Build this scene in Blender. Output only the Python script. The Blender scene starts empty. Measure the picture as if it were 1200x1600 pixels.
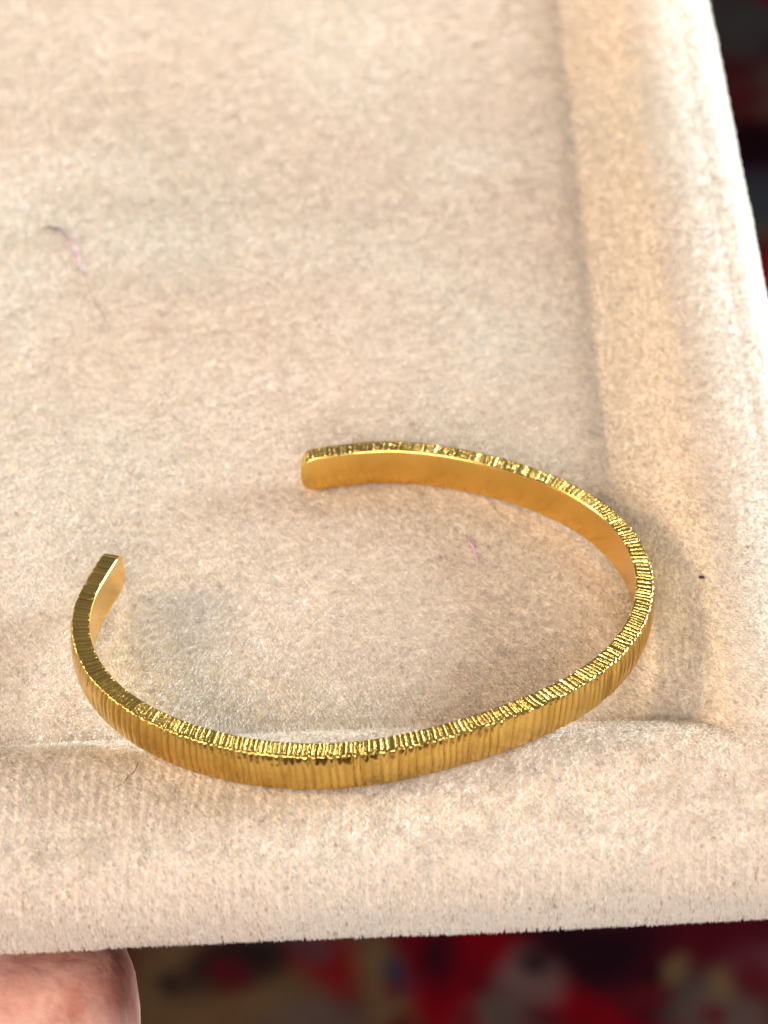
import bpy, math, random
import numpy as np
from mathutils import Vector, Matrix
SC = bpy.context.scene
COL = SC.collection
MM = 0.001
rng = np.random.default_rng(7)

# ------------------------------------------------------------------ camera, world, lamps, exposure
cam_d = bpy.data.cameras.new("camera")
cam = bpy.data.objects.new("camera", cam_d)
COL.objects.link(cam)
CAM = Vector((0, -153.44, 153.44)) * MM
cam.location = CAM
cam.rotation_euler = (math.radians(45), 0, 0)
cam_d.sensor_fit = 'VERTICAL'
cam_d.sensor_height = 36.0
cam_d.lens = 36.0 * 3300 / 1600
cam_d.clip_start = 0.01
cam_d.clip_end = 20
cam_d.dof.use_dof = True
cam_d.dof.focus_distance = 0.197
cam_d.dof.aperture_fstop = cam_d.lens / 2.4
SC.camera = cam

W = bpy.data.worlds.new("World")
SC.world = W
W.use_nodes = True
bg = W.node_tree.nodes["Background"]
bg.inputs["Color"].default_value = (0.93, 0.94, 1.0, 1)
bg.inputs["Strength"].default_value = 0.26


def area(name, loc, target, sx, sy, power, color):
    d = bpy.data.lights.new(name, 'AREA')
    d.shape = 'RECTANGLE'
    d.size, d.size_y = sx, sy
    d.energy = power
    d.color = color
    o = bpy.data.objects.new(name, d)
    COL.objects.link(o)
    o.location = loc
    o.rotation_euler = (Vector(target) - Vector(loc)).to_track_quat('-Z', 'Y').to_euler()
    return o


area("window_light", (0.98, 0.32, 0.225), (0, 0, 0), 0.46, 0.34, 43.0, (0.87, 0.95, 1.0))
area("glint_light", (0.15, 0.80, 0.78), (0, 0, 0), 0.10, 0.10, 2.4, (1.0, 0.98, 0.94))  # small unseen light, added for glints on the bracelet's top ridges
area("lamp_light", (-0.80, 0.0, 0.42), (0, 0, 0), 0.20, 0.20, 8.5, (1.0, 0.73, 0.42))
area("room_light", (-0.15, -1.15, 0.62), (0, 0, 0), 1.0, 0.6, 19.0, (1.0, 0.86, 0.78))

SC.view_settings.view_transform = 'Standard'
SC.view_settings.look = 'None'
SC.view_settings.exposure = -0.10
SC.view_settings.gamma = 1.0
SC.render.film_transparent = False
SC.cycles.max_bounces = 8


# ------------------------------------------------------------------ helpers
def grid_noise(x, y, scale, seed, octaves=1, gain=0.5):
    """smooth value noise in -1..1 on arrays, cell size = scale"""
    tot = np.zeros_like(x, dtype=float)
    amp, norm = 1.0, 0.0
    for o in range(octaves):
        r = np.random.default_rng(seed + 31 * o)
        N = 512
        lat = r.uniform(-1, 1, (N, N))
        fx, fy = x / scale + 1000.3, y / scale + 1000.7
        ix, iy = np.floor(fx).astype(int), np.floor(fy).astype(int)
        tx, ty = fx - ix, fy - iy
        tx, ty = tx * tx * (3 - 2 * tx), ty * ty * (3 - 2 * ty)
        a, b = lat[ix % N, iy % N], lat[(ix + 1) % N, iy % N]
        c, d = lat[ix % N, (iy + 1) % N], lat[(ix + 1) % N, (iy + 1) % N]
        tot += amp * ((a * (1 - tx) + b * tx) * (1 - ty) + (c * (1 - tx) + d * tx) * ty)
        norm += amp
        amp *= gain
        scale *= 0.5
    return tot / norm


def smooth(x, a, b):
    t = np.clip((x - a) / (b - a), 0, 1)
    return t * t * (3 - 2 * t)


def mesh_np(name, verts, faces, mat, parent=None, col=None, colname="tint", sm=True):
    """faces: (n,k) int array (all same k)"""
    me = bpy.data.meshes.new(name)
    n, k = faces.shape
    me.vertices.add(len(verts))
    me.vertices.foreach_set("co", np.ascontiguousarray(verts, dtype=np.float32).ravel())
    me.loops.add(n * k)
    me.loops.foreach_set("vertex_index", faces.astype(np.int32).ravel())
    me.polygons.add(n)
    me.polygons.foreach_set("loop_start", np.arange(0, n * k, k, dtype=np.int32))
    me.polygons.foreach_set("loop_total", np.full(n, k, dtype=np.int32))
    me.update(calc_edges=True)
    me.polygons.foreach_set("use_smooth", np.full(n, sm, dtype=bool))
    if col is not None:
        a = me.color_attributes.new(colname, 'FLOAT_COLOR', 'POINT')
        c = np.ones((len(verts), 4), dtype=np.float32)
        c[:, :3] = col
        a.data.foreach_set("color", c.ravel())
    me.materials.append(mat)
    o = bpy.data.objects.new(name, me)
    COL.objects.link(o)
    if parent:
        o.parent = parent
    return o


def thing(name, label, cat, loc=(0, 0, 0), group=None):
    o = bpy.data.objects.new(name, None)
    o.empty_display_size = 0.01
    COL.objects.link(o)
    o.location = loc
    o["label"], o["category"] = label, cat
    if group:
        o["group"] = group
    return o


def nodes(name):
    m = bpy.data.materials.new(name)
    m.use_nodes = True
    nt = m.node_tree
    return m, nt, nt.nodes, nt.links, nt.nodes["Principled BSDF"]


def ramp(N, stops):
    r = N.new("ShaderNodeValToRGB")
    e = r.color_ramp.elements
    while len(e) < len(stops):
        e.new(0.5)
    for i, (p, c) in enumerate(stops):
        e[i].position = p
        e[i].color = (*c, 1) if len(c) == 3 else c
    return r


# ------------------------------------------------------------------ materials
def mat_velvet_ground():
    m, nt, N, L, B = nodes("velvet_ground")
    tc = N.new("ShaderNodeTexCoord")
    # knitted rows show as faint darker columns running front to back
    n1 = N.new("ShaderNodeTexNoise")
    n1.inputs["Scale"].default_value = 1400
    n1.inputs["Detail"].default_value = 3
    L.new(tc.outputs["Object"], n1.inputs["Vector"])
    r = ramp(N, [(0.30, (0.66, 0.57, 0.48)), (0.6, (0.80, 0.71, 0.61))])
    L.new(n1.outputs["Fac"], r.inputs["Fac"])
    L.new(r.outputs["Color"], B.inputs["Base Color"])
    B.inputs["Roughness"].default_value = 0.95
    B.inputs["Specular IOR Level"].default_value = 0.1
    B.inputs["Sheen Weight"].default_value = 0.3
    B.inputs["Sheen Roughness"].default_value = 0.4
    bp = N.new("ShaderNodeBump")
    bp.inputs["Strength"].default_value = 0.7
    bp.inputs["Distance"].default_value = 0.0002
    L.new(n1.outputs["Fac"], bp.inputs["Height"])
    L.new(bp.outputs["Normal"], B.inputs["Normal"])
    return m


def mat_velvet_pile():
    m, nt, N, L, B = nodes("velvet_pile")
    at = N.new("ShaderNodeAttribute")
    at.attribute_name = "tint"
    L.new(at.outputs["Color"], B.inputs["Base Color"])
    B.inputs["Roughness"].default_value = 0.62
    B.inputs["Specular IOR Level"].default_value = 0.35
    B.inputs["Sheen Weight"].default_value = 0.4
    B.inputs["Sheen Roughness"].default_value = 0.35
    tr = N.new("ShaderNodeBsdfTranslucent")
    L.new(at.outputs["Color"], tr.inputs["Color"])
    mx = N.new("ShaderNodeMixShader")
    mx.inputs["Fac"].default_value = 0.35
    L.new(B.outputs[0], mx.inputs[1])
    L.new(tr.outputs[0], mx.inputs[2])
    L.new(mx.outputs[0], N["Material Output"].inputs["Surface"])
    return m


def mat_gold(name, base, rough, nscale, bump, rvar, cut_shade=False):
    m, nt, N, L, B = nodes(name)
    tc = N.new("ShaderNodeTexCoord")
    n1 = N.new("ShaderNodeTexNoise")
    n1.inputs["Scale"].default_value = nscale
    n1.inputs["Detail"].default_value = 4
    L.new(tc.outputs["Object"], n1.inputs["Vector"])
    n2 = N.new("ShaderNodeTexNoise")
    n2.inputs["Scale"].default_value = 260
    n2.inputs["Detail"].default_value = 5
    L.new(tc.outputs["Object"], n2.inputs["Vector"])
    r = N.new("ShaderNodeMapRange")
    r.inputs["From Min"].default_value = 0.3
    r.inputs["From Max"].default_value = 0.7
    r.inputs["To Min"].default_value = rough - rvar
    r.inputs["To Max"].default_value = rough + rvar
    L.new(n2.outputs["Fac"], r.inputs["Value"])
    L.new(r.outputs["Result"], B.inputs["Roughness"])
    B.inputs["Metallic"].default_value = 1.0
    c = ramp(N, [(0.35, tuple(v * 0.90 for v in base)), (0.65, base)])
    L.new(n2.outputs["Fac"], c.inputs["Fac"])
    if cut_shade:  # multiplies in the painted shade of the cuts
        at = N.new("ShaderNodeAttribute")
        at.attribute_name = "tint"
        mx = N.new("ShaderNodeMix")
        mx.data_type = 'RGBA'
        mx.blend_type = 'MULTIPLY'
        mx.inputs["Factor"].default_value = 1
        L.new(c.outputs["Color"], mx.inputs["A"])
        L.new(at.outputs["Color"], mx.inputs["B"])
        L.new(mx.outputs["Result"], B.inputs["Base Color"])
    else:
        L.new(c.outputs["Color"], B.inputs["Base Color"])
    bp = N.new("ShaderNodeBump")
    bp.inputs["Strength"].default_value = bump
    bp.inputs["Distance"].default_value = 0.00004
    L.new(n1.outputs["Fac"], bp.inputs["Height"])
    L.new(bp.outputs["Normal"], B.inputs["Normal"])
    return m


def mat_plain(name, col, rough=0.8, metallic=0.0, alpha=1.0, trans=0.0):
    m, nt, N, L, B = nodes(name)
    n = N.new("ShaderNodeTexNoise")
    n.inputs["Scale"].default_value = 900
    tc = N.new("ShaderNodeTexCoord")
    L.new(tc.outputs["Object"], n.inputs["Vector"])
    r = ramp(N, [(0.3, tuple(v * 0.75 for v in col)), (0.7, col)])
    L.new(n.outputs["Fac"], r.inputs["Fac"])
    L.new(r.outputs["Color"], B.inputs["Base Color"])
    B.inputs["Roughness"].default_value = rough
    return m


def mat_attr(name, rough=0.9, spec=0.15):
    m, nt, N, L, B = nodes(name)
    at = N.new("ShaderNodeAttribute")
    at.attribute_name = "tint"
    n = N.new("ShaderNodeTexNoise")
    n.inputs["Scale"].default_value = 420
    n.inputs["Detail"].default_value = 3
    tc = N.new("ShaderNodeTexCoord")
    L.new(tc.outputs["Object"], n.inputs["Vector"])
    mr = N.new("ShaderNodeMapRange")
    mr.inputs["To Min"].default_value = 0.6
    mr.inputs["To Max"].default_value = 1.35
    L.new(n.outputs["Fac"], mr.inputs["Value"])
    mx = N.new("ShaderNodeMix")
    mx.data_type = 'RGBA'
    mx.blend_type = 'MULTIPLY'
    mx.inputs["Factor"].default_value = 1
    L.new(at.outputs["Color"], mx.inputs["A"])
    L.new(mr.outputs["Result"], mx.inputs["B"])
    L.new(mx.outputs["Result"], B.inputs["Base Color"])
    B.inputs["Roughness"].default_value = rough
    B.inputs["Specular IOR Level"].default_value = spec
    bp = N.new("ShaderNodeBump")
    bp.inputs["Strength"].default_value = 0.5
    bp.inputs["Distance"].default_value = 0.002
    L.new(n.outputs["Fac"], bp.inputs["Height"])
    L.new(bp.outputs["Normal"], B.inputs["Normal"])
    return m


def mat_skin():
    m, nt, N, L, B = nodes("skin")
    tc = N.new("ShaderNodeTexCoord")
    n = N.new("ShaderNodeTexNoise")
    n.inputs["Scale"].default_value = 160
    n.inputs["Detail"].default_value = 5
    L.new(tc.outputs["Object"], n.inputs["Vector"])
    r = ramp(N, [(0.38, (0.46, 0.18, 0.13)), (0.62, (0.74, 0.44, 0.36))])
    L.new(n.outputs["Fac"], r.inputs["Fac"])
    L.new(r.outputs["Color"], B.inputs["Base Color"])
    B.inputs["Roughness"].default_value = 0.5
    B.inputs["Subsurface Weight"].default_value = 0.25
    B.inputs["Subsurface Radius"].default_value = (0.004, 0.0016, 0.0009)
    B.inputs["Subsurface Scale"].default_value = 1.0
    w = N.new("ShaderNodeTexNoise")
    w.inputs["Scale"].default_value = 700
    w.inputs["Detail"].default_value = 5
    L.new(tc.outputs["Object"], w.inputs["Vector"])
    bp = N.new("ShaderNodeBump")
    bp.inputs["Strength"].default_value = 0.6
    bp.inputs["Distance"].default_value = 0.0004
    L.new(w.outputs["Fac"], bp.inputs["Height"])
    L.new(bp.outputs["Normal"], B.inputs["Normal"])
    return m


M_GROUND = mat_velvet_ground()
M_PILE = mat_velvet_pile()
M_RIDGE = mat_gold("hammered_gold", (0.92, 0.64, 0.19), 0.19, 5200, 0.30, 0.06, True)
M_SMOOTH = mat_gold("polished_gold", (0.88, 0.56, 0.15), 0.20, 1500, 0.30, 0.08)
M_BOARD = mat_plain("tray_board", (0.10, 0.08, 0.06))
M_RUG = mat_attr("rug_wool", 1.0, 0.0)
M_SKIN = mat_skin()

# ------------------------------------------------------------------ floor and rug far below the tray
RUGZ = -520.0
floor_m = mat_plain("floor_boards", (0.16, 0.09, 0.05), 0.5)
fv = np.array([(-4000, -3000, RUGZ - 12), (4000, -3000, RUGZ - 12), (4000, 5000, RUGZ - 12), (-4000, 5000, RUGZ - 12)]) * MM
fl = mesh_np("floor", fv, np.array([[0, 1, 2, 3]]), floor_m)
fl["kind"] = "structure"


def build_rug():
    nx, ny = 420, 520
    gx = np.linspace(-900, 900, nx)
    gy = np.linspace(-300, 1900, ny)
    X, Y = np.meshgrid(gx, gy, indexing='ij')
    wx = X + 16 * grid_noise(X, Y, 60, 5, 2)
    wy = Y + 16 * grid_noise(X, Y, 60, 9, 2)
    c = np.zeros((nx, ny, 3))
    c[:] = (0.085, 0.006, 0.012)
    pal = np.array([(0.22, 0.004, 0.010), (0.19, 0.11, 0.05), (0.15, 0.055, 0.014), (0.03, 0.006, 0.010), (0.16, 0.006, 0.012), (0.12, 0.01, 0.015),
                    (0.17, 0.10, 0.09), (0.022, 0.035, 0.060), (0.09, 0.004, 0.010), (0.11, 0.08, 0.06),
                    (0.012, 0.008, 0.012), (0.11, 0.04, 0.05)])
    r = np.random.default_rng(21)
    # woven medallions, leaves and bands, each a tinted shape in the wool

    def blob(cx, cy, a, b, ang, col):
        ca, sa = math.cos(ang), math.sin(ang)
        u = ((wx - cx) * ca + (wy - cy) * sa) / a
        v = (-(wx - cx) * sa + (wy - cy) * ca) / b
        w = 1 - smooth((np.abs(u) ** 1.6 + np.abs(v) ** 1.6), 0.25, 1.8)
        w = w * 0.9
        c[:] = c * (1 - w[..., None]) + np.array(col) * w[..., None]
    for i in range(900):
        s = r.uniform(8, 30)
        blob(r.uniform(-880, 880), r.uniform(-290, 1890), s, s * r.uniform(0.4, 1), r.uniform(0, 3.14), pal[r.integers(len(pal))])
    for args in RUG_MOTIFS:
        blob(*args)
    for i in range(70):                                # small filler motifs over the large ones
        s = r.uniform(3, 9)
        a_, b_ = ((r.uniform(-100, 190), r.uniform(225, 305)) if i % 2 else (r.uniform(150, 270), r.uniform(580, 960)))
        blob(a_, b_, s * 1.3, s * r.uniform(0.6, 1.3), r.uniform(0, 3.14), pal[r.integers(len(pal))])
    for k in (-1, 1):                                   # border bands
        for off, col in ((880, (0.02, 0.02, 0.035)), (850, (0.16, 0.11, 0.06)), (815, (0.14, 0.01, 0.015))):
            w = (np.abs(X - k * off) < 13)
            c[w] = col
    Z = RUGZ + 1.2 * grid_noise(X, Y, 12, 3, 2)
    V = np.stack([X, Y, Z], -1).reshape(-1, 3) * MM
    i, j = np.meshgrid(np.arange(nx - 1), np.arange(ny - 1), indexing='ij')
    a = (i * ny + j).ravel()
    F = np.stack([a, a + ny, a + ny + 1, a + 1], 1)
    t = thing("rug", "dark red and brown patterned oriental rug on the floor, blurred far below the tray", "rug",
              (0, 0.5, RUGZ * MM))
    V2 = V - np.array([0, 0.5, RUGZ * MM])
    mesh_np("woven_pile", V2, F, M_RUG, t, col=(c * 0.21).reshape(-1, 3))
    # backing with a real thickness
    x0, x1, y0, y1, z0, z1 = -0.902, 0.902, -0.802, 1.402, -0.010, -0.003
    bv = np.array([(x0, y0, z0), (x1, y0, z0), (x1, y1, z0), (x0, y1, z0), (x0, y0, z1), (x1, y0, z1), (x1, y1, z1), (x0, y1, z1)])
    bf = np.array([(0, 3, 2, 1), (4, 5, 6, 7), (0, 1, 5, 4), (1, 2, 6, 5), (2, 3, 7, 6), (3, 0, 4, 7)])
    mesh_np("backing", bv, bf, M_BOARD, t, sm=False)


RED = (0.22, 0.003, 0.008)
DK = (0.012, 0.006, 0.010)
BR = (0.17, 0.10, 0.045)
GY = (0.13, 0.085, 0.07)
RUG_MOTIFS = [
    # seen below the tray front (x, y, half width, half depth, angle)
    (-62, 278, 40, 26, 0, BR), (-78, 246, 60, 9, -0.25, RED), (-28, 262, 22, 12, 0.1, GY), (-48, 288, 26, 9, 0.4, DK),
    (-16, 288, 16, 14, 0, RED), (2, 276, 12, 26, 0.2, BR), (26, 275, 15, 26, 0.3, RED), (42, 262, 14, 9, 0, GY),
    (58, 282, 62, 10, -0.75, RED), (52, 244, 32, 11, 0, GY), (84, 290, 24, 14, 0.2, DK), (104, 268, 16, 14, 0.4, DK),
    (124, 262, 22, 16, 0.2, GY), (150, 284, 20, 12, 0, (0.15, 0.04, 0.05)), (88, 242, 20, 10, -0.6, RED),
    (145, 248, 22, 12, 0.2, (0.16, 0.09, 0.07)),
    # seen past the right edge of the tray
    (210, 920, 40, 40, 0, (0.08, 0.075, 0.07)), (222, 850, 34, 22, 0, (0.12, 0.09, 0.07)), (190, 845, 20, 40, 0, (0.10, 0.02, 0.02)),
    (205, 800, 36, 24, 0, DK), (205, 755, 34, 24, 0.3, (0.05, 0.06, 0.075)), (214, 715, 26, 14, 0.4, (0.12, 0.03, 0.03)),
    (205, 672, 40, 34, 0, (0.40, 0.004, 0.008)), (200, 630, 30, 14, 0, DK), (188, 590, 40, 20, 0, (0.24, 0.008, 0.012)),
]
build_rug()

# ------------------------------------------------------------------ the velvet tray
LX, RX, FY, BY = -116.0, 23.5, -28.6, 136.0        # inner creases of the four rims
RO, HS, R2 = 4.5, 1.7, 2.0                         # outer rounding, straight wall, tuck under
XR, YF = 39.1, -44.2                               # where the outer rounding starts
XL, YB = LX - 15.6, BY + 15.6
KC = 3.0                                           # extra corner radius
TMAX = RO * math.pi / 2 + HS + R2 * math.pi / 2 + 3.0


def edge_map(t):
    out = np.where(t <= 0, t, 0.0)
    drop = np.zeros_like(t)
    a = np.clip(t / RO, 0, math.pi / 2)
    out = np.where(t > 0, RO * np.sin(a), out)
    drop = np.where(t > 0, RO * (1 - np.cos(a)), drop)
    t2 = t - RO * math.pi / 2
    drop = np.where(t2 > 0, RO + np.clip(t2, 0, HS), drop)
    t3 = t2 - HS
    b = np.clip(t3 / R2, 0, math.pi / 2)
    out = np.where(t3 > 0, RO - R2 * (1 - np.cos(b)), out)
    drop = np.where(t3 > 0, RO + HS + R2 * np.sin(b), drop)
    t4 = t3 - R2 * math.pi / 2
    out = np.where(t4 > 0, RO - R2 - t4, out)
    return out, drop


def rim_wide(u):                                   # right-hand rim: long soft slope, then a low crown
    s = np.clip(u / 8.4, 0, 1)
    z = 3.1 * (0.55 * s + 0.45 * s * s * (3 - 2 * s))
    return np.where(u > 0, z + 1.35 * np.sin(np.clip((u - 4.5) / 14.0, 0, 1) * math.pi) ** 1.3, 0)


def rim_steep(v):
    s = np.clip(v / 9.0, 0, 1)
    return np.where(v > 0, 3.35 * (1 - (1 - s) ** 3.2), 0)


def surf(xp, yp, fine=True):
    """cloth surface of the tray in mm, from unrolled coordinates"""
    cx, cy = XR - KC, YF + KC
    cxl, cyb = XL + KC, YB - KC
    tx = np.maximum(xp - cx, cxl - xp)
    ty = np.maximum(cy - yp, yp - cyb)
    sx = np.where(xp - cx > cxl - xp, 1.0, -1.0)
    sy = np.where(cy - yp > yp - cyb, -1.0, 1.0)
    bx = np.where(sx > 0, cx, cxl)
    by = np.where(sy < 0, cy, cyb)
    m = np.maximum(tx, ty)
    out, drop = edge_map(m - KC)
    rho = KC + out
    both = (tx > 0) & (ty > 0)
    hyp = np.hypot(tx, ty) + 1e-9
    ox, _ = edge_map(tx - KC)
    oy, _ = edge_map(ty - KC)
    x = np.where(both, bx + sx * rho * tx / hyp, np.where(tx > 0, bx + sx * (KC + ox), xp))
    y = np.where(both, by + sy * rho * ty / hyp, np.where(ty > 0, by + sy * (KC + oy), yp))
    xq, yq = np.clip(xp, XL, XR), np.clip(yp, YF, YB)
    wob = 0.35 * grid_noise(xq, yq, 26, 4)
    hr = rim_wide(xq - RX + wob)
    hr = hr * (1 - 0.26 * smooth(FY - yq, -7, 5))
    hf = rim_steep(FY - yq + 0.5 * wob)
    hl = rim_wide(LX - xq)
    hb = rim_steep(yq - BY)
    hs = np.stack([hr, hf, hl, hb])
    k = 0.12
    z = k * np.log(np.exp(hs / k).sum(0)) - k * math.log(4)
    # stitched creases, deepest away from the front corner
    z -= 0.20 * np.exp(-((xq - RX) / 1.0) ** 2) * smooth(yq, -16, 20)
    z -= 0.10 * np.exp(-((yq - FY - 0.3) / 0.9) ** 2) * (xq < 31)
    # padding
    z += 0.22 * grid_noise(xq, yq, 22, 11, 2) + 0.035 * grid_noise(xq, yq, 5.0, 12)
    if fine:
        z += 0.020 * grid_noise(xq * 1.0, yq * 0.7, 0.9, 13, 2) * (1 - smooth(drop, 3, 6))
    z -= drop
    w = smooth(-yq, -60, 28)
    y = y + (0.053 * x) * w
    return np.stack([x, y, z], -1)


def tray():
    t = thing("display_tray", "cream velvet jewellery display tray with a soft raised rim, held over a red rug", "tray")
    e = TMAX
    def axis(lo, hi, f0, f1, fine, coarse):
        a = np.arange(lo, f0, coarse)
        b = np.arange(f0, f1, fine)
        c = np.linspace(f1, hi, max(2, int((hi - f1) / coarse)))
        return np.unique(np.concatenate([a, b, c, [lo, hi]]))
    gx = axis(XL - e, XR + e, -46, XR + e - 0.3, 0.36, 2.0)
    gy = axis(YF - e, YB + e, YF - e + 0.3, 60, 0.36, 1.2)
    gx = np.unique(np.concatenate([gx[np.abs(gx - RX) > 0.1], [RX]]))
    gy = np.unique(np.concatenate([gy[np.abs(gy - FY) > 0.1], [FY]]))
    X, Y = np.meshgrid(gx, gy, indexing='ij')
    P = surf(X, Y)
    nx, ny = len(gx), len(gy)
    V = P.reshape(-1, 3) * MM
    i, j = np.meshgrid(np.arange(nx - 1), np.arange(ny - 1), indexing='ij')
    a = (i * ny + j).ravel()
    F = np.stack([a, a + ny, a + ny + 1, a + 1], 1)
    xc = (0.5 * (gx[:-1] + gx[1:]))[i].ravel()
    yc = (0.5 * (gy[:-1] + gy[1:]))[j].ravel()
    inner = (xc < RX) & (xc > LX) & (yc > FY) & (yc < BY)
    parts = {}
    for nm, sel in (("padded_floor", inner), ("rim", ~inner)):
        f = F[sel]
        used = np.unique(f)
        remap = np.zeros(len(V), int)
        remap[used] = np.arange(len(used))
        parts[nm] = mesh_np(nm, V[used], remap[f], M_GROUND, t)
    # stiff board underneath
    x0, x1, y0, y1, z0, z1 = XL - 3.0, XR + 2.8, YF - 3.5, YB + 3.0, -4.6, -3.0
    bv = []
    for z in (z0, z1):
        for (x, y) in ((x0, y0), (x1, y0), (x1, y1), (x0, y1)):
            bv.append((x, y + (0.053 * x if y < 0 else 0) + (0.6 if y < 0 else 0), z))
    bf = np.array([(0, 3, 2, 1), (4, 5, 6, 7), (0, 1, 5, 4), (1, 2, 6, 5), (2, 3, 7, 6), (3, 0, 4, 7)])
    mesh_np("base_board", np.array(bv) * MM, bf, M_BOARD, t, sm=False)
    # the nap: short leaning fibres over the whole cloth in view
    def nap(n, x0, x1, y0, y1, parent_sel, ln, wd, seed):
        r = np.random.default_rng(seed)
        xp = r.uniform(x0, x1, n)
        yp = r.uniform(y0, y1, n)
        ins = (xp < RX) & (xp > LX) & (yp > FY) & (yp < BY)
        far = smooth(yp, 20, 95)                          # fewer, broader fibres far from the front
        row = np.abs(((xp + 0.5 * grid_noise(xp, yp, 7, 66)) / 0.95) % 1.0 - 0.5)
        front = smooth(FY - yp, 3, 8) * (1 - 0.85 * smooth(FY - yp, 18.5, 22))
        gap = (row < 0.10 + 0.05 * front) & (grid_noise(xp, yp * 0.5, 0.9, 71) > 0.10 - 0.35 * front) & ~ins
        bald = grid_noise(xp * 2.2, yp * 0.6, 0.30, 72) > 0.80
        keep = ~((gap & (r.random(n) < 0.84 + 0.13 * front)) | (bald & (r.random(n) < 0.85)))
        keep &= r.random(n) < 1 - 0.7 * far
        keep &= ins if parent_sel == "padded_floor" else ~ins
        rowd = (gap & ~bald)[keep]
        tick = (grid_noise(xp[keep] * 3.4, yp[keep] * 0.85, 0.42, 75) > 0.74)
        xp, yp = xp[keep], yp[keep]
        far = far[keep]
        calm = 1 - 0.6 * smooth(FY - yp, 3, 8)
        n = len(xp)
        P0 = surf(xp, yp)
        e_ = 0.05
        du = surf(xp + e_, yp) - P0
        dv = surf(xp, yp + e_) - P0
        du /= np.linalg.norm(du, axis=1)[:, None] + 1e-12
        nn = np.cross(du, dv)
        nn /= np.linalg.norm(nn, axis=1)[:, None] + 1e-12
        dv2 = np.cross(nn, du)
        # nap direction: brushed mostly towards the front, swirled by handling
        ang = -math.pi / 2 + calm * (0.75 * grid_noise(xp, yp, 17, 40, 2) + 0.22 * grid_noise(xp, yp, 1.9, 41, 2) + r.normal(0, 0.24, n))
        lean = np.clip(1.02 + 0.22 * grid_noise(xp, yp, 14, 42, 2) + 0.09 * grid_noise(xp, yp, 1.0, 43) + r.normal(0, 0.16, n), 0.2, 1.42)
        h = np.cos(ang)[:, None] * du + np.sin(ang)[:, None] * dv2
        d = np.cos(lean)[:, None] * nn + np.sin(lean)[:, None] * h
        L_ = ln * r.uniform(0.55, 1.25, n) * (1 + 0.4 * far)
        side = np.cross(d, nn)
        side /= np.linalg.norm(side, axis=1)[:, None] + 1e-9
        roll = r.normal(0, 0.5, n)
        side = np.cos(roll)[:, None] * side + np.sin(roll)[:, None] * np.cross(side, d)
        w = (wd * r.uniform(0.6, 1.3, n) * (1 + 1.0 * far))[:, None] * side * 0.5
        base = P0 - 0.04 * nn
        mid = base + d * (L_ * 0.55)[:, None]
        tip = base + d * L_[:, None] - nn * (0.06 * L_)[:, None] + h * (0.05 * L_)[:, None]
        V = np.stack([base, mid + w, tip, mid - w], 1).reshape(-1, 3) * MM
        k = np.arange(n) * 4
        Fq = np.stack([k, k + 1, k + 2, k + 3], 1)
        tv = r.random(n)
        base_c = np.array([0.82, 0.76, 0.68])
        lite = np.array([0.90, 0.87, 0.815])
        c = base_c * (1 - tv[:, None]) + lite * tv[:, None]
        pk = grid_noise(xp, yp, 20, 80, 2)[:, None]
        c = c * (1 + np.array([0.03, -0.02, -0.05]) * pk)
        dk = (r.random(n) < 0.010)
        c[dk] *= 0.5
        c[tick & (far < 0.5)] *= np.array([0.66, 0.58, 0.52])  # clusters tinted dark, shade of gaps in the nap painted on
        c[rowd] *= np.array([0.55, 0.47, 0.42])  # fibres left in the row gaps carry painted shade
        c = np.repeat(c, 4, axis=0)
        o = mesh_np("velvet_nap", V, Fq, M_PILE, parts[parent_sel], col=c, sm=True)
        o["kind"] = "stuff"
        return o
    nap(880000, -64, RX, FY, BY - 16, "padded_floor", 0.62, 0.064, 1)
    nap(250000, -64, XR + 10, YF - 11, FY, "rim", 0.55, 0.066, 3)
    nap(260000, RX, XR + 10, FY, BY - 16, "rim", 0.58, 0.070, 4)
    return t


TRAY = tray()


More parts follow.
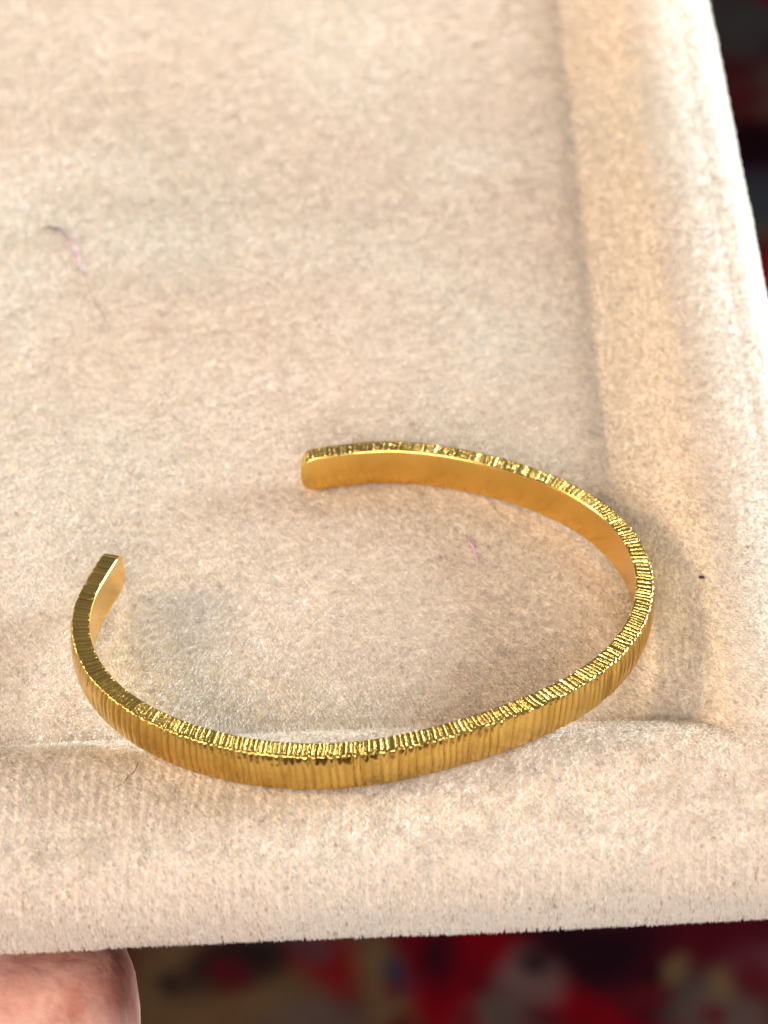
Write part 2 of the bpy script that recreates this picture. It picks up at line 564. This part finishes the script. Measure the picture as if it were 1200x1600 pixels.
# ------------------------------------------------------------------ the cuff bracelet
def bracelet():
    H, T = 4.35, 1.75
    tilt = math.atan2(3.6, 44.0)
    nrm = np.array([0, math.sin(tilt), math.cos(tilt)])
    ex = np.array([1.0, 0, 0])
    ey = np.cross(nrm, ex)
    org = np.array([0, 4.0, 0.2])
    # plan outline of the outer face (mm, in the plane of the cuff)
    uv = np.array([[-7.57, 0.46], [-5.6, 0.88], [-3.17, 1.3], [-0.66, 1.52], [2.64, 1.52], [5.94, 1.09], [9.21, 0.35], [12.44, -1.12], [14.35, -2.16], [16.24, -3.29], [18.11, -4.52], [19.95, -5.94], [21.72, -7.94], [23.43, -10.4], [24.72, -12.91], [25.58, -15.76], [25.93, -18.54], [25.81, -21.0], [25.29, -23.24], [24.44, -25.17], [23.4, -27.34], [22.09, -29.47], [19.38, -32.56], [16.86, -34.6], [14.33, -36.3], [11.85, -37.81], [9.47, -38.99], [6.49, -40.16], [3.37, -41.08], [0.0, -42.0], [-2.24, -42.31], [-4.64, -42.54], [-7.93, -42.61], [-10.51, -42.46], [-13.56, -41.85], [-16.43, -40.85], [-18.82, -39.77], [-21.57, -38.12], [-23.92, -36.22], [-26.27, -33.46], [-27.42, -31.4], [-28.27, -29.55], [-28.95, -27.17], [-29.18, -25.61], [-29.24, -23.5], [-28.91, -21.54], [-28.43, -19.28], [-27.92, -17.71], [-27.31, -16.41]])
    ctr = np.array([-1.5, -21.5])
    d = uv - ctr
    th = np.unwrap(np.arctan2(d[:, 1], d[:, 0]))
    r = np.hypot(d[:, 0], d[:, 1])
    tn = (th - th[0]) / (th[-1] - th[0]) * 2 - 1
    cf = np.polynomial.chebyshev.chebfit(tn, r, 10)
    t0, t1 = -1.018, 1.022
    tt = np.linspace(t0, t1, 20000)
    rr = np.polynomial.chebyshev.chebval(tt, cf)
    the = (tt + 1) / 2 * (th[-1] - th[0]) + th[0]
    C = ctr + np.stack([rr * np.cos(the), rr * np.sin(the)], 1)
    seg = np.r_[0, np.cumsum(np.hypot(*np.diff(C, axis=0).T))]
    Ltot = seg[-1]
    ns = int(Ltot / 0.05)
    S = np.linspace(0, Ltot, ns)
    Cx, Cy = np.interp(S, seg, C[:, 0]), np.interp(S, seg, C[:, 1])
    C = np.stack([Cx, Cy], 1)
    tg = np.gradient(C, axis=0)
    tg /= np.hypot(tg[:, 0], tg[:, 1])[:, None]
    inw = np.stack([tg[:, 1], -tg[:, 0]], 1)             # towards the centre (the line runs clockwise)
    if ((ctr - C[ns // 2]) @ inw[ns // 2]) < 0:
        inw = -inw

    def grooves(seed, lo, hi, dlo, dhi):
        rg = np.random.default_rng(seed)
        g = [-3.0]
        while g[-1] < Ltot + 3:
            g.append(g[-1] + rg.uniform(lo, hi) * (1.0 + 0.12 * math.sin(g[-1] * 0.35 + seed)))
        g = np.array(g)
        dep = rg.uniform(dlo, dhi, len(g))
        return g, dep

    def gdisp(s, g, dep, sharp):
        """scalloped cuts: rounded ridges between chisel lines, each ridge tipped a little its own way"""
        k = np.clip(np.searchsorted(g, s) - 1, 0, len(g) - 2)
        ph = (s - g[k]) / (g[k + 1] - g[k])
        v = np.where(ph < 0.5, dep[k], dep[k + 1])
        rnd = np.sin(k * 78.233 + 1.7) * 43758.5453
        rnd = rnd - np.floor(rnd) - 0.5
        return -v * (1 - np.sin(math.pi * ph) ** sharp) + v * 1.1 * rnd * (np.sin(math.pi * ph) ** 2) * 0.6 + 1.5 * rnd * v * (ph - 0.5) * np.sin(math.pi * ph) ** 0.5

    gO, dO = grooves(3, 0.50, 0.90, 0.11, 0.26)
    gO2, dO2 = grooves(8, 0.9, 3.2, 0.0, 0.16)
    gT, dT = grooves(5, 0.36, 0.62, 0.08, 0.17)
    gT2, dT2 = grooves(12, 0.5, 1.9, 0.0, 0.06)
    # section, run round: top face inner->outer, outer face top->bottom, bottom outer->inner, inner face bottom->top
    q = 0.21
    sec = []
    def add(a, h, f):
        sec.append((a, h, f))
    for a in np.linspace(T - q, q, 15): add(a, H, 'T')
    for k in (1, 2): add(q - q * math.sin(k * math.pi / 6), H - q + q * math.cos(k * math.pi / 6), 'E')
    for h in np.linspace(H - q, q, 25): add(0, h, 'O')
    for k in (1, 2): add(q - q * math.cos(k * math.pi / 6), q - q * math.sin(k * math.pi / 6), 'E')
    for a in np.linspace(q, T - q, 6): add(a, 0, 'B')
    for k in (1, 2): add(T - q + q * math.sin(k * math.pi / 6), q - q * math.cos(k * math.pi / 6), 'I')
    for h in np.linspace(q, H - q, 12): add(T, h, 'I')
    for k in (1, 2): add(T - q + q * math.cos(k * math.pi / 6), H - q + q * math.sin(k * math.pi / 6), 'I')
    m = len(sec)
    V = np.zeros((ns, m, 3))
    DEP = np.zeros((ns, m))
    dend = np.minimum(S, Ltot - S)
    rc = 1.6
    inset = rc - np.sqrt(np.clip(rc ** 2 - np.clip(rc - dend, 0, rc) ** 2, 0, None))
    rt_ = 0.35
    insT = rt_ - np.sqrt(np.clip(rt_ ** 2 - np.clip(rt_ - dend, 0, rt_) ** 2, 0, None))
    insO = 1.0 - np.sqrt(np.clip(1.0 - np.clip(1.0 - dend, 0, 1.0) ** 2, 0, None))
    fade = np.clip(dend / 0.6, 0, 1)
    Hs = H * (1.0 + 0.02 * np.sin(S * 0.21))
    for j, (a, h, f) in enumerate(sec):
        hh = inset + (h / H) * (Hs - 2 * inset)
        aa = insO + (a / T) * (T - insO - insT)
        dn = np.zeros(ns)
        dz = np.zeros(ns)
        if f in 'OE':
            sl = S + 0.10 * (h - H / 2) * np.sin(S * 0.11 + 1) + 0.05 * grid_noise(S, np.full(ns, h * 1.0), 1.3, 2)
            k = 1.0 if f == 'O' else 0.5
            amp = 0.66 + 0.34 * grid_noise(S, np.full(ns, h), 5.0, 24, 2)
            dn += k * amp * gdisp(sl, gO, dO, 0.75) + 0.5 * k * gdisp(S + 0.28 * h, gO2, dO2, 0.35)
            dn += 0.26 * (1 - (2 * h / H - 1) ** 2) + 0.026 * grid_noise(S, np.full(ns, h), 0.28, 31, 2) + 0.03 * grid_noise(S, np.full(ns, h), 1.8, 32)
        if f in 'TE':
            sl = S + 0.16 * (a - T / 2) * np.sin(S * 0.17) + 0.05 * grid_noise(S, np.full(ns, a), 0.9, 6)
            k = 1.0 if f == 'T' else 0.5
            dz += k * gdisp(sl, gT, dT, 0.6) + 0.25 * k * gdisp(S - 0.35 * a, gT2, dT2, 0.35)
            dz += 0.012 * grid_noise(S, np.full(ns, a), 0.25, 33, 2)
        if f == 'E' and h > H / 2:                       # little burrs along the worked top edge
            b = np.clip(grid_noise(S, np.full(ns, a), 0.33, 34), 0.25, 1) - 0.25
            dn += 0.09 * b
            dz += 0.05 * b
        if f == 'I':
            dn -= 0.02 * grid_noise(S, np.full(ns, h), 4.0, 35, 2) + 0.0035 * grid_noise(S, np.full(ns, h), 0.7, 36, 2)
        dn, dz = dn * fade, dz * fade
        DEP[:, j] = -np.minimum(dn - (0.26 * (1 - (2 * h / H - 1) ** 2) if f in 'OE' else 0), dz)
        # inner/outer displacement both act along the horizontal normal
        pos = C + inw * (aa - dn)[:, None]
        V[:, j] = org + pos[:, :1] * ex + pos[:, 1:] * ey + (hh + dz)[:, None] * nrm
    P0 = V.reshape(-1, 3)
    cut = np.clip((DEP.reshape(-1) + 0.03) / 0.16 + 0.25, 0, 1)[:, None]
    TINT = 1 - cut * np.array([0.36, 0.42, 0.50])  # deeper cuts tinted darker, their shade put into the gold colour
    i, j = np.meshgrid(np.arange(ns - 1), np.arange(m), indexing='ij')
    a = (i * m + j).ravel()
    b = (i * m + (j + 1) % m).ravel()
    F = np.stack([a, b, b + m, a + m], 1)
    kinds = np.array([s[2] for s in sec])
    isI = (kinds[j.ravel()] == 'I') & (kinds[(j.ravel() + 1) % m] == 'I')
    root_loc = np.array([0, -17.0, 0.0])
    root = thing("cuff_bracelet", "open gold cuff bracelet with chiselled ridges outside and polished inside, resting on cream velvet",
                 "bracelet", tuple(root_loc * MM))
    P = (P0 - root_loc) * MM
    # end caps as fans
    caps = []
    extra = []
    for r_, flip in ((0, False), (ns - 1, True)):
        c = P[r_ * m:(r_ + 1) * m].mean(0)
        ci = len(P) + len(extra)
        extra.append(c)
        for k in range(m):
            u, v = r_ * m + k, r_ * m + (k + 1) % m
            caps.append((ci, v, u, u) if not flip else (ci, u, v, v))
    Pall = np.vstack([P, np.array(extra)])
    def sub(fc):
        used = np.unique(fc)
        remap = np.zeros(len(Pall), int)
        remap[used] = np.arange(len(used))
        return Pall[used], remap[fc]
    v_, f_ = sub(F[~isI])
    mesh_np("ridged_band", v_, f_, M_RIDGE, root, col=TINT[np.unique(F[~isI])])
    v_, f_ = sub(F[isI])
    mesh_np("polished_lining", v_, f_, M_SMOOTH, root)
    cf_ = np.array(caps)[:, :3]
    v_, f_ = sub(cf_[:m])
    mesh_np("band_end", v_, f_, M_SMOOTH, root, sm=False)
    v_, f_ = sub(cf_[m:])
    mesh_np("band_end", v_, f_, M_SMOOTH, root, sm=False)
    return root


bracelet()


# ------------------------------------------------------------------ stray fibres and a speck on the velvet
def surf_z(x, y):
    # cloth height at a plan position (flat areas only)
    p = surf(np.array([x]), np.array([y - 0.053 * x * float(smooth(np.array([-y]), -60, 28)[0])]))
    return float(p[0, 2])


def fibre(name, pts, rad, cols, label, cat, lift=0.35):
    # cols: list of rgb along the fibre
    pts = np.array(pts, float)
    n = 60
    t = np.linspace(0, len(pts) - 1, n)
    x = np.interp(t, range(len(pts)), pts[:, 0])
    y = np.interp(t, range(len(pts)), pts[:, 1])
    for _ in range(30):
        x[1:-1] = 0.25 * x[:-2] + 0.5 * x[1:-1] + 0.25 * x[2:]
        y[1:-1] = 0.25 * y[:-2] + 0.5 * y[1:-1] + 0.25 * y[2:]
    z = np.array([surf_z(a, b) for a, b in zip(x, y)]) + lift + 0.14 * np.sin(t * 5.1)
    Pc = np.stack([x, y, z], 1)
    d = np.gradient(Pc, axis=0)
    d /= np.linalg.norm(d, axis=1)[:, None]
    up = np.array([0, 0, 1.0])
    s = np.cross(d, up)
    s /= np.linalg.norm(s, axis=1)[:, None]
    u = np.cross(s, d)
    K = 6
    V = []
    tp = np.interp(np.linspace(0, 1, n), [0, 0.08, 0.4, 1], [0.4, 1, 0.9, 0.35])
    cc = np.array(cols, float)
    ct = np.linspace(0, len(cc) - 1, n)
    cl = np.stack([np.interp(ct, range(len(cc)), cc[:, k]) for k in range(3)], 1)
    col = []
    for k in range(n):
        for q in range(K):
            a = 2 * math.pi * q / K
            V.append(Pc[k] + rad * tp[k] * (math.cos(a) * s[k] + math.sin(a) * u[k]))
            col.append(cl[k])
    V = np.array(V)
    F = []
    for k in range(n - 1):
        for q in range(K):
            F.append((k * K + q, k * K + (q + 1) % K, (k + 1) * K + (q + 1) % K, (k + 1) * K + q))
    org = np.array([x[0], y[0], 0])
    o = mesh_np(name, (V - org) * MM, np.array(F), M_FIB, None, col=np.array(col))
    o.location = Vector(org) * MM
    o["label"], o["category"] = label, cat
    return o


M_FIB = mat_attr("lint", 0.6)
fibre("lint_fibre", [(-40.4, 46.9), (-39.0, 47.7), (-37.6, 45.8), (-36.1, 43.4), (-35.6, 41.2), (-34.7, 38.5), (-32.9, 33.2), (-30.7, 28.7)], 0.10,
      [(0.03, 0.01, 0.02), (0.03, 0.01, 0.02), (0.25, 0.10, 0.22), (0.62, 0.36, 0.55), (0.60, 0.36, 0.52), (0.35, 0.26, 0.22), (0.30, 0.22, 0.18), (0.08, 0.05, 0.04)],
      "long curved pinkish hair with a dark end lying on the velvet at upper left", "hair")
fibre("lint_fibre", [(8.2, -3.6), (8.9, -4.8), (9.2, -6.2), (9.4, -7.9), (9.5, -9.0)], 0.085,
      [(0.10, 0.04, 0.05), (0.72, 0.36, 0.70), (0.68, 0.34, 0.72), (0.62, 0.42, 0.55), (0.5, 0.4, 0.35)],
      "short bright pink lint fibre on the velvet inside the bracelet", "lint")
fibre("lint_fibre", [(-22.0, -35.3), (-22.3, -36.3), (-23.1, -37.5), (-24.3, -38.6)], 0.035,
      [(0.03, 0.02, 0.02), (0.02, 0.01, 0.01), (0.03, 0.02, 0.02), (0.12, 0.09, 0.07)],
      "thin black curved hair on the front rim below the left end of the bracelet", "hair")


def speck():
    import bmesh
    bm = bmesh.new()
    bmesh.ops.create_icosphere(bm, subdivisions=2, radius=1.0)
    r = random.Random(5)
    for v in bm.verts:
        v.co = Vector((v.co.x * 0.30, v.co.y * 0.17, v.co.z * 0.12)) * MM * r.uniform(0.6, 1.3)
    me = bpy.data.meshes.new("speck")
    bm.to_mesh(me)
    bm.free()
    me.materials.append(mat_plain("dark_grit", (0.03, 0.02, 0.015), 0.6))
    o = bpy.data.objects.new("speck", me)
    COL.objects.link(o)
    x, y = 30.9, -12.6
    o.location = Vector((x, y, surf_z(x, y) + 0.40)) * MM
    o["label"] = "tiny dark brown speck of grit on the inner slope of the right rim"
    o["category"] = "speck"


speck()


# ------------------------------------------------------------------ the hand holding the tray from below
def hand():
    """left hand, palm up under the front left of the tray, fingers pointing to the right"""
    verts, edges, rad = [], [], []
    def v(p, r_):
        verts.append(Vector(p) * MM)
        rad.append(r_ * MM)
        return len(verts) - 1
    def chain(start, pts):
        k = start
        for p, r_ in pts:
            n = v(p, r_)
            edges.append((k, n))
            k = n
        return k
    # z of the tray underside is about -4.8
    wrist = v((-175, -52, -40), 24)
    palm = v((-140, -46, -31), 26)
    edges.append((wrist, palm))
    chain(wrist, [((-215, -62, -50), 24), ((-290, -84, -64), 29), ((-370, -110, -78), 34)])
    heads = []
    for (y, z, r_) in ((-57, -26, 12), (-39, -27, 13), (-20, -26, 13), (-2, -24, 12.5)):
        heads.append(chain(palm, [((-118, y * 0.7 - 12, z - 2), 14.5), ((-96, y, z), r_)]))
    fingers = [
        [((-68, -54, -19.5), 9.6), ((-48, -51.5, -15.6), 9.8), ((-33, -50.5, -15.0), 9.4), ((-26.0, -50, -14.8), 8.8), ((-22.0, -49.8, -14.6), 6.8)],
        [((-76, -37, -19), 9.4), ((-54, -34, -15.5), 9.2), ((-38, -33, -14.4), 8.8), ((-32, -32.5, -14.0), 8.0), ((-29, -32.4, -13.8), 6.0)],
        [((-68, -18, -19), 9.6), ((-46, -16, -15), 9.0), ((-30, -15, -13.9), 8.4), ((-24, -14, -13.6), 7.6), ((-21, -13.7, -13.4), 5.4)],
        [((-68, 2, -18), 9.6), ((-50, 4, -15), 9.0), ((-33, 6, -13.8), 8.4), ((-26, 7, -13.5), 7.6), ((-22, 7.3, -13.3), 5.4)],
    ]
    for hd, f in zip(heads, fingers):
        chain(hd, f)
    chain(palm, [((-134, -18, -30), 15), ((-122, 10, -26), 12.5), ((-102, 32, -20), 10.5), ((-82, 46, -16), 9.6), ((-72, 52, -15), 7.0)])
    me = bpy.data.meshes.new("hand")
    me.from_pydata([tuple(p) for p in verts], edges, [])
    o = bpy.data.objects.new("person", me)
    COL.objects.link(o)
    sk = o.modifiers.new("skin", 'SKIN')
    sk.use_smooth_shade = True
    for i, sv in enumerate(me.skin_vertices[0].data):
        sv.radius = (rad[i], rad[i])
        sv.use_root = (i == palm)
    ss = o.modifiers.new("sub", 'SUBSURF')
    ss.levels = ss.render_levels = 2
    dg = bpy.context.evaluated_depsgraph_get()
    dg.update()
    ev = o.evaluated_get(dg)
    me2 = bpy.data.meshes.new_from_object(ev)
    o.modifiers.clear()
    o.data = me2
    me2.materials.clear()
    me2.materials.append(M_SKIN)
    for p in me2.polygons:
        p.use_smooth = True
        p.material_index = 0
    o["label"] = "person's bare hand supporting the cream tray from underneath at the lower left"
    o["category"] = "person"
    # nails on the undersides (palm faces up, nails face down)
    nm = mat_plain("finger_nail", (0.62, 0.38, 0.32), 0.3)
    for f in fingers:
        (x, y, z), r_ = f[3]
        V, F = [], []
        a_, b_ = 7, 7
        for i in range(a_):
            for j in range(b_):
                u = i / (a_ - 1) * 2 - 1
                w = j / (b_ - 1) * 2 - 1
                ang = w * 0.7
                R = r_ - 0.1
                k = 1 - 0.12 * u * u
                V.append(((x - 2.6 + u * 4.2), y + R * k * math.sin(ang), z - R * math.cos(ang) * (1 - 0.05 * (u + 1) ** 2 * 0.5)))
        for i in range(a_ - 1):
            for j in range(b_ - 1):
                F.append((i * b_ + j, (i + 1) * b_ + j, (i + 1) * b_ + j + 1, i * b_ + j + 1))
        mesh_np("nail", np.array(V) * MM, np.array(F), nm, o)


hand()
print("tris", sum(len(o.data.polygons) * 2 for o in bpy.data.objects if o.type == 'MESH'))
